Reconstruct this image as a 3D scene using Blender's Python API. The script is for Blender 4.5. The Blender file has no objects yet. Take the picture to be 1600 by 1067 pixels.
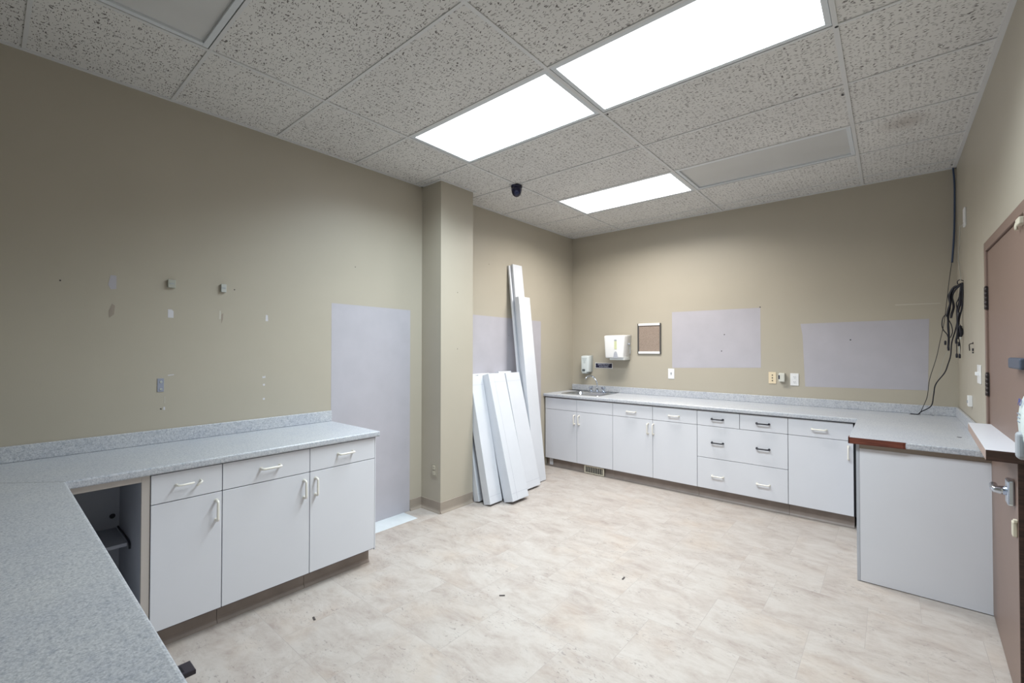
import bpy, bmesh, math, random
from mathutils import Vector, Matrix
random.seed(7)
SC = bpy.context.scene
COL = SC.collection

# ------------------------------------------------------------------ camera
CAM = (3.3361, 5.0238, 1.472); YAW, PIT, ROL, FPX = 0.7019, 0.0133, 0.0004, 698.9
cd = bpy.data.cameras.new('camera'); cam = bpy.data.objects.new('camera', cd); COL.objects.link(cam)
fw = Vector((-math.sin(YAW)*math.cos(PIT), math.cos(YAW)*math.cos(PIT), math.sin(PIT)))
rt = Vector((math.cos(YAW), math.sin(YAW), 0)); up = rt.cross(fw)
r2 = rt*math.cos(ROL)+up*math.sin(ROL); u2 = -rt*math.sin(ROL)+up*math.cos(ROL)
m = Matrix((r2, u2, -fw)).transposed().to_4x4(); m.translation = Vector(CAM)
cam.matrix_world = m
cd.sensor_width = 36.0; cd.sensor_fit = 'HORIZONTAL'; cd.lens = FPX*36/1600
cd.shift_x = -0.7/1600; cd.shift_y = 0.98/1600; cd.clip_start = 0.02
SC.camera = cam
# ------------------------------------------------------------------ world, exposure
w = bpy.data.worlds.new('world'); SC.world = w; w.use_nodes = True
w.node_tree.nodes['Background'].inputs[0].default_value = (0.6, 0.75, 1, 1)
w.node_tree.nodes['Background'].inputs[1].default_value = 0.02
vs = SC.view_settings
vs.view_transform = 'Standard'; vs.look = 'None'; vs.gamma = 1; vs.use_curve_mapping = False
vs.exposure = 0.0
LAMPS = {'A': (40, (0.81, 0.935, 1.0)), 'B': (41, (0.87, 0.955, 1.0)), 'C': (50, (1.0, 0.955, 0.89))}   # watts and colour of each troffer
LAMP_AT = {'A': (0, 2), 'B': (1, 2), 'C': (0, 5)}
for _k, (_p, _c) in LAMPS.items():
    _l = bpy.data.lights.new('troffer_light', 'AREA'); _l.shape = 'RECTANGLE'; _l.size = 1.155; _l.size_y = 0.545
    _l.energy = _p; _l.color = _c; _l.spread = math.radians(154 if _k == 'C' else 144)
    _o = bpy.data.objects.new('troffer_light', _l); COL.objects.link(_o)
    _i, _j = LAMP_AT[_k]; _o.location = (0.7135+(_i+.5)*1.2192, 5.7486+(_j+.5)*0.6096, 2.989)
LAMPCOL = (0.955, 0.98, 1.0)

# ------------------------------------------------------------------ materials
def mat(name, col, rough=0.5, metal=0.0, spec=0.5, emit=None, estr=0.0, bump=None, vary=None):
    m = bpy.data.materials.new(name); m.use_nodes = True
    nt = m.node_tree; b = nt.nodes['Principled BSDF']
    b.inputs['Base Color'].default_value = (*col, 1)
    b.inputs['Roughness'].default_value = rough; b.inputs['Metallic'].default_value = metal
    b.inputs['Specular IOR Level'].default_value = spec
    if emit: b.inputs['Emission Color'].default_value = (*emit, 1); b.inputs['Emission Strength'].default_value = estr
    tc = nt.nodes.new('ShaderNodeNewGeometry')
    if vary:
        n = nt.nodes.new('ShaderNodeTexNoise'); n.inputs['Scale'].default_value = vary[0]; n.inputs['Detail'].default_value = 3
        nt.links.new(tc.outputs['Position'], n.inputs['Vector'])
        r = nt.nodes.new('ShaderNodeValToRGB')
        r.color_ramp.elements[0].position = 0.3; r.color_ramp.elements[1].position = 0.7
        r.color_ramp.elements[0].color = (*[c*(1-vary[1]) for c in col], 1)
        r.color_ramp.elements[1].color = (*[min(1, c*(1+vary[1])) for c in col], 1)
        nt.links.new(n.outputs['Fac'], r.inputs[0]); nt.links.new(r.outputs[0], b.inputs['Base Color'])
    if bump:
        n = nt.nodes.new('ShaderNodeTexNoise'); n.inputs['Scale'].default_value = bump[0]; n.inputs['Detail'].default_value = 4
        nt.links.new(tc.outputs['Position'], n.inputs['Vector'])
        bp = nt.nodes.new('ShaderNodeBump'); bp.inputs['Strength'].default_value = bump[1]; bp.inputs['Distance'].default_value = 0.002
        nt.links.new(n.outputs['Fac'], bp.inputs['Height']); nt.links.new(bp.outputs[0], b.inputs['Normal'])
    return m

def N(nt, t, **k):
    n = nt.nodes.new(t)
    for a, v in k.items():
        if a.startswith('_'): setattr(n, a[1:], v)
        else: n.inputs[a].default_value = v
    return n

def ramp(nt, src, stops, interp='LINEAR'):
    r = nt.nodes.new('ShaderNodeValToRGB'); cr = r.color_ramp; cr.interpolation = interp
    while len(cr.elements) > 1: cr.elements.remove(cr.elements[-1])
    for i, (p, c) in enumerate(stops):
        e = cr.elements[0] if i == 0 else cr.elements.new(p)
        e.position = p; e.color = (*c, 1) if len(c) == 3 else c
    nt.links.new(src, r.inputs[0]); return r

def mixc(nt, fac, a, b, mode='MIX'):
    x = nt.nodes.new('ShaderNodeMix'); x.data_type = 'RGBA'; x.blend_type = mode
    for s, v in ((x.inputs[0], fac), (x.inputs[6], a), (x.inputs[7], b)):
        if hasattr(v, 'links'): nt.links.new(v, s)
        else: s.default_value = v if isinstance(v, float) else (*v, 1)
    return x.outputs[2]

WALLC = (0.45, 0.415, 0.345)
M = {}
M['wall'] = mat('taupe_wall_paint', WALLC, 0.42, spec=0.35, bump=(160, 0.12), vary=(2.5, 0.02))
M['bare'] = mat('bare_lilac_grey_wall', (0.45, 0.44, 0.485), 0.7, spec=0.2, bump=(90, 0.1), vary=(6, 0.03))
M['cove'] = mat('taupe_vinyl_cove_base', (0.33, 0.285, 0.24), 0.45, vary=(8, 0.05))
M['kick'] = mat('brown_toe_kick', (0.26, 0.215, 0.19), 0.45, vary=(9, 0.12))
M['white'] = mat('white_melamine', (0.70, 0.715, 0.765), 0.38, spec=0.4, vary=(3, 0.012))
M['edge'] = mat('cream_edge_band', (0.50, 0.46, 0.43), 0.45)
M['carcass'] = mat('gap_shade_dark_carcass', (0.10, 0.10, 0.12), 0.5, vary=(5, 0.04))  # white carcass darkened: shade in the door and drawer gaps put into its colour
M['inner'] = mat('bluish_grey_melamine', (0.46, 0.48, 0.53), 0.5, vary=(5, 0.04))
M['dark'] = mat('dark_gap', (0.03, 0.03, 0.035), 0.8)
M['handle'] = mat('cream_white_plastic', (0.80, 0.78, 0.72), 0.3)
M['blackpl'] = mat('black_plastic', (0.008, 0.009, 0.018), 0.4)
M['navy'] = mat('navy_black_plastic', (0.008, 0.009, 0.04), 0.25)
M['white_pl'] = mat('white_plastic', (0.82, 0.83, 0.84), 0.3)
M['almond'] = mat('almond_plastic', (0.78, 0.66, 0.47), 0.35)
M['creamtan'] = mat('pale_cream_plastic', (0.62, 0.58, 0.47), 0.4)
M['grey_pl'] = mat('grey_plastic', (0.35, 0.38, 0.42), 0.4)
M['greenwin'] = mat('yellow_green_window', (0.62, 0.66, 0.42), 0.3)
M['steel'] = mat('stainless_steel', (0.56, 0.60, 0.66), 0.22, metal=1.0, vary=(30, 0.06))
M['chrome'] = mat('chrome', (0.62, 0.68, 0.78), 0.14, metal=1.0)
M['alu'] = mat('silver_aluminium', (0.78, 0.78, 0.78), 0.35, metal=0.4)
M['hinge'] = mat('dark_bronze', (0.055, 0.045, 0.045), 0.45, metal=0.5)
M['door'] = mat('brown_painted_door', (0.20, 0.135, 0.11), 0.42, bump=(220, 0.15), vary=(4, 0.03))
M['card'] = mat('white_cardboard', (0.64, 0.665, 0.72), 0.5, vary=(5, 0.02))
M['crease'] = mat('pale_grey_fold_line', (0.45, 0.47, 0.54), 0.7)
M['shelftop'] = mat('white_laminate_ledge', (0.68, 0.70, 0.76), 0.35)
M['tan'] = mat('pinkish_tan_paint', (0.36, 0.27, 0.235), 0.5, vary=(10, 0.05))
M['subfl'] = mat('bare_pale_underlay', (0.60, 0.645, 0.68), 0.6, vary=(14, 0.04))
M['tbar'] = mat('painted_grid_bar', (0.66, 0.67, 0.68), 0.4)
M['tframe'] = mat('painted_steel_frame', (0.66, 0.70, 0.74), 0.4)
M['offlens'] = mat('unlit_prismatic_lens', (0.60, 0.61, 0.615), 0.22, bump=(400, 0.2), vary=(2, 0.05))
M['lit'] = mat('lit_lens', (0.8, 0.8, 0.8), 0.4, emit=LAMPCOL, estr=2.5)
M['text_l'] = mat('pale_lettering', (0.5, 0.52, 0.62), 0.5)
M['text_b'] = mat('blue_lettering', (0.03, 0.06, 0.3), 0.5)
M['blue_cable'] = mat('blue_cable_jacket', (0.035, 0.06, 0.12), 0.45)
M['white_cable'] = mat('pale_grey_cable', (0.42, 0.42, 0.38), 0.45)
M['plug_w'] = mat('pale_connector', (0.5, 0.52, 0.5), 0.4)
M['scuff'] = mat('pale_scuff', (0.56, 0.54, 0.48), 0.7)

def mk_counter():
    m = bpy.data.materials.new('speckled_grey_laminate'); m.use_nodes = True; nt = m.node_tree; b = nt.nodes['Principled BSDF']
    g = N(nt, 'ShaderNodeNewGeometry')
    n1 = N(nt, 'ShaderNodeTexNoise', Scale=190.0, Detail=3.0, Roughness=0.7); nt.links.new(g.outputs['Position'], n1.inputs['Vector'])
    n2 = N(nt, 'ShaderNodeTexNoise', Scale=85.0, Detail=4.0, Roughness=0.75); nt.links.new(g.outputs['Position'], n2.inputs['Vector'])
    n3 = N(nt, 'ShaderNodeTexNoise', Scale=5.0, Detail=2.0); nt.links.new(g.outputs['Position'], n3.inputs['Vector'])
    r1 = ramp(nt, n1.outputs['Fac'], [(0.34, (0.40, 0.42, 0.46)), (0.52, (0.555, 0.575, 0.615)), (0.68, (0.67, 0.685, 0.715))])
    r2_ = ramp(nt, n2.outputs['Fac'], [(0.36, (0.62, 0.65, 0.70)), (0.52, (1, 1, 1))])
    c = mixc(nt, 0.75, r1.outputs[0], r2_.outputs[0], 'MULTIPLY')
    r3 = ramp(nt, n3.outputs['Fac'], [(0.3, (0.95, 0.96, 0.98)), (0.7, (1.03, 1.03, 1.02))])
    c = mixc(nt, 1.0, c, r3.outputs[0], 'MULTIPLY')
    n4 = N(nt, 'ShaderNodeTexNoise', Scale=38.0, Detail=5.0, Roughness=0.8); nt.links.new(g.outputs['Position'], n4.inputs['Vector'])
    r4 = ramp(nt, n4.outputs['Fac'], [(0.36, (0.88, 0.895, 0.925)), (0.5, (1, 1, 1))])
    c = mixc(nt, 1.0, c, r4.outputs[0], 'MULTIPLY')
    nt.links.new(c, b.inputs['Base Color']); b.inputs['Roughness'].default_value = 0.33; b.inputs['Specular IOR Level'].default_value = 0.4
    return m
M['counter'] = mk_counter()

def mk_wood(name, a, b_):
    m = bpy.data.materials.new(name); m.use_nodes = True; nt = m.node_tree; b = nt.nodes['Principled BSDF']
    g = N(nt, 'ShaderNodeNewGeometry'); mp = N(nt, 'ShaderNodeMapping'); mp.inputs['Scale'].default_value = (6, 6, 90)
    nt.links.new(g.outputs['Position'], mp.inputs['Vector'])
    n = N(nt, 'ShaderNodeTexNoise', Scale=1.5, Detail=5.0, Distortion=0.6); nt.links.new(mp.outputs[0], n.inputs['Vector'])
    r = ramp(nt, n.outputs['Fac'], [(0.35, a), (0.65, b_)])
    nt.links.new(r.outputs[0], b.inputs['Base Color']); b.inputs['Roughness'].default_value = 0.42
    return m
M['redwood'] = mk_wood('red_stained_wood', (0.085, 0.022, 0.014), (0.20, 0.058, 0.035))
M['darkwood'] = mk_wood('dark_stained_wood', (0.022, 0.012, 0.010), (0.06, 0.030, 0.024))

def mk_cork():
    m = bpy.data.materials.new('grey_brown_cork'); m.use_nodes = True; nt = m.node_tree; b = nt.nodes['Principled BSDF']
    g = N(nt, 'ShaderNodeNewGeometry')
    n = N(nt, 'ShaderNodeTexNoise', Scale=120.0, Detail=4.0, Roughness=0.8); nt.links.new(g.outputs['Position'], n.inputs['Vector'])
    r = ramp(nt, n.outputs['Fac'], [(0.3, (0.20, 0.15, 0.12)), (0.7, (0.40, 0.33, 0.28))])
    nt.links.new(r.outputs[0], b.inputs['Base Color']); b.inputs['Roughness'].default_value = 0.9
    return m
M['cork'] = mk_cork()

def mk_tile():
    m = bpy.data.materials.new('fissured_ceiling_tile'); m.use_nodes = True; nt = m.node_tree; b = nt.nodes['Principled BSDF']
    g = N(nt, 'ShaderNodeNewGeometry')
    nz = N(nt, 'ShaderNodeTexNoise', Scale=26.0, Detail=2.0); nt.links.new(g.outputs['Position'], nz.inputs['Vector'])
    sub = N(nt, 'ShaderNodeVectorMath', _operation='SUBTRACT'); nt.links.new(nz.outputs['Color'], sub.inputs[0]); sub.inputs[1].default_value = (0.5, 0.5, 0.5)
    sc = N(nt, 'ShaderNodeVectorMath', _operation='SCALE'); nt.links.new(sub.outputs[0], sc.inputs[0]); sc.inputs['Scale'].default_value = 0.045
    ad = N(nt, 'ShaderNodeVectorMath', _operation='ADD'); nt.links.new(g.outputs['Position'], ad.inputs[0]); nt.links.new(sc.outputs[0], ad.inputs[1])
    masks = []
    for k, (sx, sy, th) in enumerate(((32, 118, 0.27), (52, 185, 0.25))):
        mp = N(nt, 'ShaderNodeMapping'); mp.inputs['Scale'].default_value = (sx, sy, 0.0); mp.inputs['Location'].default_value = (k*3.3, k*1.7, 0)
        nt.links.new(ad.outputs[0], mp.inputs['Vector'])
        v = N(nt, 'ShaderNodeTexVoronoi', Scale=1.0); v.voronoi_dimensions = '2D'; v.inputs['Randomness'].default_value = 1.0
        nt.links.new(mp.outputs[0], v.inputs['Vector'])
        r = ramp(nt, v.outputs['Distance'], [(th*0.75, (1, 1, 1)), (th, (0, 0, 0))])
        sp = N(nt, 'ShaderNodeSeparateColor'); nt.links.new(v.outputs['Color'], sp.inputs[0])
        th2 = N(nt, 'ShaderNodeMath', _operation='LESS_THAN'); nt.links.new(sp.outputs[0], th2.inputs[0]); th2.inputs[1].default_value = 0.34
        mu = N(nt, 'ShaderNodeMath', _operation='MULTIPLY'); nt.links.new(r.outputs[0], mu.inputs[0]); nt.links.new(th2.outputs[0], mu.inputs[1])
        masks.append(mu)
    mx = N(nt, 'ShaderNodeMath', _operation='MAXIMUM'); nt.links.new(masks[0].outputs[0], mx.inputs[0]); nt.links.new(masks[1].outputs[0], mx.inputs[1])
    n2 = N(nt, 'ShaderNodeTexNoise', Scale=2.2, Detail=2.0); nt.links.new(g.outputs['Position'], n2.inputs['Vector'])
    base = ramp(nt, n2.outputs['Fac'], [(0.3, (0.67, 0.665, 0.655)), (0.7, (0.72, 0.715, 0.70))])
    # old brown water mark on the tiles near the far right
    d = N(nt, 'ShaderNodeVectorMath', _operation='DISTANCE'); nt.links.new(ad.outputs[0], d.inputs[0]); d.inputs[1].default_value = (3.42, 8.98, 2.977)
    st = ramp(nt, d.outputs['Value'], [(0.0, (0.72, 0.68, 0.66)), (0.16, (1, 1, 1))])
    c = mixc(nt, 1.0, base.outputs[0], st.outputs[0], 'MULTIPLY')
    c = mixc(nt, mx.outputs[0], c, (0.17, 0.16, 0.155))
    nt.links.new(c, b.inputs['Base Color']); b.inputs['Roughness'].default_value = 0.9; b.inputs['Specular IOR Level'].default_value = 0.1
    return m
M['tile'] = mk_tile()

def mk_floor():
    m = bpy.data.materials.new('travertine_look_vinyl_tile'); m.use_nodes = True; nt = m.node_tree; b = nt.nodes['Principled BSDF']
    g = N(nt, 'ShaderNodeNewGeometry')
    T = 0.4525
    mp = N(nt, 'ShaderNodeMapping'); mp.inputs['Location'].default_value = (-3.226+T*20, -8.28+T*20, 0)
    nt.links.new(g.outputs['Position'], mp.inputs['Vector'])
    br = N(nt, 'ShaderNodeTexBrick', Scale=1.0); br.offset = 0.5; br.offset_frequency = 2; br.squash = 1.0
    br.inputs['Brick Width'].default_value = T; br.inputs['Row Height'].default_value = T
    br.inputs['Mortar Size'].default_value = 0.0014; br.inputs['Mortar Smooth'].default_value = 0.3; br.inputs['Bias'].default_value = 0.0
    br.inputs['Color1'].default_value = (0, 0, 0, 1); br.inputs['Color2'].default_value = (1, 1, 1, 1); br.inputs['Mortar'].default_value = (0.5, 0.5, 0.5, 1)
    nt.links.new(mp.outputs[0], br.inputs['Vector'])
    # per tile shift of the stone figure
    sc = N(nt, 'ShaderNodeVectorMath', _operation='SCALE'); nt.links.new(br.outputs['Color'], sc.inputs[0]); sc.inputs['Scale'].default_value = 7.0
    ad = N(nt, 'ShaderNodeVectorMath', _operation='ADD'); nt.links.new(g.outputs['Position'], ad.inputs[0]); nt.links.new(sc.outputs[0], ad.inputs[1])
    mp2 = N(nt, 'ShaderNodeMapping'); mp2.inputs['Scale'].default_value = (1.0, 1.9, 1)
    nt.links.new(ad.outputs[0], mp2.inputs['Vector'])
    n1 = N(nt, 'ShaderNodeTexNoise', Scale=4.5, Detail=9.0, Roughness=0.74, Distortion=0.35); nt.links.new(mp2.outputs[0], n1.inputs['Vector'])
    r1 = ramp(nt, n1.outputs['Fac'], [(0.28, (0.32, 0.272, 0.25)), (0.42, (0.405, 0.358, 0.328)), (0.55, (0.46, 0.422, 0.392)), (0.72, (0.50, 0.47, 0.443))])
    n4 = N(nt, 'ShaderNodeTexNoise', Scale=2.6, Detail=4.0, Roughness=0.6); nt.links.new(ad.outputs[0], n4.inputs['Vector'])
    r4 = ramp(nt, n4.outputs['Fac'], [(0.52, (1, 1, 1)), (0.72, (1.0, 0.94, 0.885))])
    c = mixc(nt, 0.8, r1.outputs[0], r4.outputs[0], 'MULTIPLY')
    r5 = ramp(nt, br.outputs['Color'], [(0.0, (0.97, 0.97, 0.97)), (1.0, (1.02, 1.02, 1.02))])
    c = mixc(nt, 0.8, c, r5.outputs[0], 'MULTIPLY')
    # small pits
    mp3 = N(nt, 'ShaderNodeMapping'); mp3.inputs['Scale'].default_value = (38, 80, 1); nt.links.new(ad.outputs[0], mp3.inputs['Vector'])
    n2 = N(nt, 'ShaderNodeTexNoise', Scale=1.0, Detail=3.0, Distortion=1.0); nt.links.new(mp3.outputs[0], n2.inputs['Vector'])
    n3 = N(nt, 'ShaderNodeTexNoise', Scale=5.0, Detail=2.0); nt.links.new(ad.outputs[0], n3.inputs['Vector'])
    r2_ = ramp(nt, n2.outputs['Fac'], [(0.60, (0, 0, 0)), (0.68, (1, 1, 1))])
    r3 = ramp(nt, n3.outputs['Fac'], [(0.42, (0, 0, 0)), (0.6, (1, 1, 1))])
    mu = N(nt, 'ShaderNodeMath', _operation='MULTIPLY'); nt.links.new(r2_.outputs[0], mu.inputs[0]); nt.links.new(r3.outputs[0], mu.inputs[1])
    mu2 = N(nt, 'ShaderNodeMath', _operation='MULTIPLY'); nt.links.new(mu.outputs[0], mu2.inputs[0]); mu2.inputs[1].default_value = 0.75
    c = mixc(nt, mu2.outputs[0], c, (0.24, 0.21, 0.20))
    mo = N(nt, 'ShaderNodeMath', _operation='MULTIPLY'); nt.links.new(br.outputs['Fac'], mo.inputs[0]); mo.inputs[1].default_value = 0.5
    c = mixc(nt, mo.outputs[0], c, (0.30, 0.27, 0.26))
    nt.links.new(c, b.inputs['Base Color']); b.inputs['Roughness'].default_value = 0.45; b.inputs['Specular IOR Level'].default_value = 0.3
    return m
M['floor'] = mk_floor()

# ------------------------------------------------------------------ helpers
WL = {}                                              # world origin of every parent
def new(): return bmesh.new()
def box(bm, lo, hi, mi=0, bev=0.0, seg=2):
    b = bmesh.new()
    bmesh.ops.create_cube(b, size=1)
    for v in b.verts:
        v.co = Vector([(lo[i]+hi[i])/2 + v.co[i]*(hi[i]-lo[i]) for i in range(3)])
    if bev: bmesh.ops.bevel(b, geom=list(b.edges)+list(b.verts), offset=bev, segments=seg, profile=0.5, affect='EDGES')
    for f in b.faces: f.material_index = mi
    merge(bm, b); return bm
def merge(bm, b):
    tmp = bpy.data.meshes.new('t'); b.to_mesh(tmp); b.free(); bm.from_mesh(tmp); bpy.data.meshes.remove(tmp)
def rounded_path(pts, r, n=6):
    pts = [Vector(p) for p in pts]; out = [pts[0]]
    for i in range(1, len(pts)-1):
        a, b, c = pts[i-1], pts[i], pts[i+1]
        d1 = (a-b); d2 = (c-b); rr = min(r, d1.length*.49, d2.length*.49)
        p1 = b+d1.normalized()*rr; p2 = b+d2.normalized()*rr
        for k in range(n+1):
            t = k/n; out.append(p1*(1-t)**2 + b*2*t*(1-t) + p2*t*t)
    out.append(pts[-1]); return out
def smooth_path(pts, n=6):
    P = [Vector(p) for p in pts]; P = [P[0]*2-P[1]]+P+[P[-1]*2-P[-2]]; out = []
    for i in range(1, len(P)-2):
        for k in range(n):
            t = k/n; a, b, c, d = P[i-1:i+3]
            out.append(0.5*((2*b)+(c-a)*t+(2*a-5*b+4*c-d)*t*t+(3*b-a-3*c+d)*t**3))
    out.append(P[-2]); return out
def tube(bm, pts, r, seg=10, mi=0, flat=1.0):
    pts = [Vector(p) for p in pts]; rings = []; prev = None
    for i, p in enumerate(pts):
        t = (pts[min(i+1, len(pts)-1)]-pts[max(i-1, 0)]).normalized()
        if prev is None:
            a = Vector((0, 0, 1)) if abs(t.z) < .9 else Vector((1, 0, 0)); u = t.cross(a).normalized()
        else:
            u = (prev - t*prev.dot(t)).normalized()
        v = t.cross(u); prev = u
        rr = r[i] if isinstance(r, (list, tuple)) else r
        rings.append([bm.verts.new(p+u*math.cos(2*math.pi*k/seg)*rr+v*math.sin(2*math.pi*k/seg)*rr*flat) for k in range(seg)])
    for i in range(len(rings)-1):
        for k in range(seg):
            f = bm.faces.new((rings[i][k], rings[i][(k+1) % seg], rings[i+1][(k+1) % seg], rings[i+1][k])); f.smooth = True; f.material_index = mi
    f = bm.faces.new(rings[0]); f.material_index = mi; f = bm.faces.new(rings[-1][::-1]); f.material_index = mi
    return bm
def lathe(bm, c, prof, axis='z', seg=24, mi=0):
    c = Vector(c); rings = []
    for r, h in prof:
        ring = []
        for k in range(seg):
            a = 2*math.pi*k/seg; x, y = r*math.cos(a), r*math.sin(a)
            o = {'z': (x, y, h), 'y': (x, h, y), 'x': (h, x, y)}[axis]
            ring.append(bm.verts.new(c+Vector(o)))
        rings.append(ring)
    for i in range(len(rings)-1):
        for k in range(seg):
            f = bm.faces.new((rings[i][k], rings[i][(k+1) % seg], rings[i+1][(k+1) % seg], rings[i+1][k])); f.smooth = True; f.material_index = mi
    bm.faces.new(rings[0]).material_index = mi; bm.faces.new(rings[-1][::-1]).material_index = mi
    return bm
def quad(bm, pts, mi=0):
    f = bm.faces.new([bm.verts.new(p) for p in pts]); f.material_index = mi
def poly_prism(bm, pts2, z0, z1, mi=0, bev=0.0, only_y=None):
    b = bmesh.new()
    lo = [b.verts.new((x, y, z0)) for x, y in pts2]; hi = [b.verts.new((x, y, z1)) for x, y in pts2]
    b.faces.new(lo[::-1]); b.faces.new(hi); n = len(pts2)
    for i in range(n): b.faces.new((lo[i], lo[(i+1) % n], hi[(i+1) % n], hi[i]))
    bmesh.ops.recalc_face_normals(b, faces=b.faces)
    if bev:
        es = [e for e in b.edges if abs(e.verts[0].co.z-e.verts[1].co.z) < 1e-6 and (only_y is None or max(abs(v.co.y-only_y) for v in e.verts) < 1e-5)]
        bmesh.ops.bevel(b, geom=es, offset=bev, segments=3, profile=0.5, affect='EDGES')
    for f in b.faces: f.material_index = mi
    merge(bm, b); return bm
def obj(name, bm, mats, parent=None, origin=None, label=None, cat=None, group=None, kind=None):
    bmesh.ops.recalc_face_normals(bm, faces=bm.faces)
    if origin is None:
        if parent is not None: origin = WL[parent.name]
        else:
            n = len(bm.verts); xs = [v.co for v in bm.verts]
            origin = Vector((sum(v.x for v in xs)/n, sum(v.y for v in xs)/n, min(v.z for v in xs)))
            if kind == 'structure': origin = Vector((0, 0, 0))
    origin = Vector(origin)
    for v in bm.verts: v.co -= origin
    me = bpy.data.meshes.new(name); bm.to_mesh(me); bm.free()
    for mm in (mats if isinstance(mats, (list, tuple)) else [mats]): me.materials.append(mm)
    o = bpy.data.objects.new(name, me); COL.objects.link(o)
    if parent is not None: o.parent = parent; o.location = origin-WL[parent.name]
    else: o.location = origin
    WL[o.name] = origin
    tag(o, label, cat, group, kind); return o
def tag(o, label=None, cat=None, group=None, kind=None):
    if label: o['label'] = label
    if cat: o['category'] = cat
    if group: o['group'] = group
    if kind: o['kind'] = kind
def thing(name, loc, label, cat, group=None, kind=None):
    o = bpy.data.objects.new(name, None); COL.objects.link(o); o.location = loc; o.empty_display_size = .05
    WL[o.name] = Vector(loc); tag(o, label, cat, group, kind); return o
def textmesh(s, size, mat_, parent, name, M4, width=None, label=None):
    cu = bpy.data.curves.new('txt', 'FONT'); cu.body = s; cu.size = size; cu.align_x = 'CENTER'; cu.align_y = 'CENTER'; cu.extrude = 0.0003
    t = bpy.data.objects.new('txt', cu); COL.objects.link(t)
    bpy.context.view_layer.update()
    me = bpy.data.meshes.new_from_object(t.evaluated_get(bpy.context.evaluated_depsgraph_get()))
    bpy.data.objects.remove(t); bpy.data.curves.remove(cu)
    bm = bmesh.new(); bm.from_mesh(me); bpy.data.meshes.remove(me)
    if width:
        xs = [v.co.x for v in bm.verts]; k = width/(max(xs)-min(xs))
        for v in bm.verts: v.co.x *= k
    bm.transform(M4)
    return obj(name, bm, mat_, parent, label=label)

W, D, H, Y0 = 3.765, 10.25, 2.977, 4.6
GA, GB, TX, TY = 0.7135, 5.7486, 1.2192, 0.6096
CT, CB = 0.905, 0.868          # worktop top and underside

# ------------------------------------------------------------------ room shell
PX, PY0, PY1 = 0.27, 7.66, 8.06
b = new(); box(b, (-0.1, Y0-.1, -0.1), (W+.25, D+.1, 0)); FL = obj('floor', b, M['floor'], kind='structure')
b = new(); box(b, (0.0, 7.04, 0.0), (0.2, 7.465, 0.0012)); obj('bare_underlay_strip', b, M['subfl'], FL)
b = new(); box(b, (-.1, Y0-.1, 0), (0, D+.1, H+.05)); WLo = obj('wall_left', b, M['wall'], kind='structure')
b = new(); box(b, (0, PY0, 0), (PX, PY1, H+.02)); obj('pillar', b, M['wall'], WLo, label='projecting square pillar')
b = new(); quad(b, [(.0008, 6.778, 0), (.0008, 7.528, 0), (.0008, 7.528, 1.816), (.0008, 6.778, 1.824)]); obj('bare_patch', b, M['bare'], WLo, label='bare lilac-grey unpainted wall patch')
b = new(); quad(b, [(.0008, PY1, 0), (.0008, 9.518, 0), (.0008, 9.518, 1.806), (.0008, PY1, 1.826)]); obj('bare_patch', b, M['bare'], WLo, label='bare lilac-grey unpainted wall patch')
b = new(); box(b, (-.1, D, 0), (W+.1, D+.1, H+.05)); WBo = obj('wall_back', b, M['wall'], kind='structure')
yb = D-.0008
b = new(); quad(b, [(1.375, yb, 1.24), (2.304, yb, 1.268), (2.301, yb, 1.893), (1.375, yb, 1.895)]); obj('bare_patch', b, M['bare'], WBo, label='bare lilac-grey unpainted wall patch')
b = new(); quad(b, [(2.69, yb, 1.094), (3.577, yb, 1.111), (3.59, yb, 1.724), (2.655, yb, 1.713), (2.672, yb, 1.6)]); obj('bare_patch', b, M['bare'], WBo, label='bare lilac-grey unpainted wall patch')
b = new(); quad(b, [(3.37, yb, 1.852), (3.66, yb, 1.850), (3.66, yb, 1.856), (3.37, yb, 1.860)])
obj('scratch', b, M['scuff'], WBo)
b = new(); box(b, (-.1, Y0-.1, 0), (W+.1, Y0, H+.05)); obj('wall_front', b, M['wall'], kind='structure')
# right wall with the door opening
OY0, OY1, OH = 7.715, 8.668, 2.02
b = new()
box(b, (W, Y0-.1, 0), (W+.12, OY0, H+.05)); box(b, (W, OY1, 0), (W+.12, D+.1, H+.05)); box(b, (W, OY0, OH), (W+.12, OY1, H+.05))
box(b, (W+.12, Y0-.1, 0), (W+.2, D+.1, H+.05))
WRo = obj('wall_right', b, M['wall'], kind='structure')
b = new(); quad(b, [(W-.0008, 9.50, 1.45), (W-.0008, 9.515, 1.45), (W-.0008, 9.52, 1.82), (W-.0008, 9.505, 1.82)]); obj('scuff_mark', b, M['scuff'], WRo)
# nail holes on the left and back walls
b = new()
for y, z in ((5.281, 1.827), (8.572, 2.384), (8.904, 1.617), (6.979, 2.134), (6.1, 1.86)): lathe(b, (0, y, z), ((.004, .0004), (.004, .001)), 'x', 8)
for z in (1.987, 1.464): lathe(b, (PX, 7.86, z), ((.004, .0004), (.004, .001)), 'x', 8)
obj('nail_hole', b, M['dark'], WLo)
b = new()
for x, z in ((1.95, 1.62), (1.92, 1.44), (3.05, 1.55), (2.3, 1.9)): lathe(b, (x, D, z), ((.006, -.0012), (.006, -.0016)), 'y', 8)
obj('nail_hole', b, M['dark'], WBo)

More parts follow.
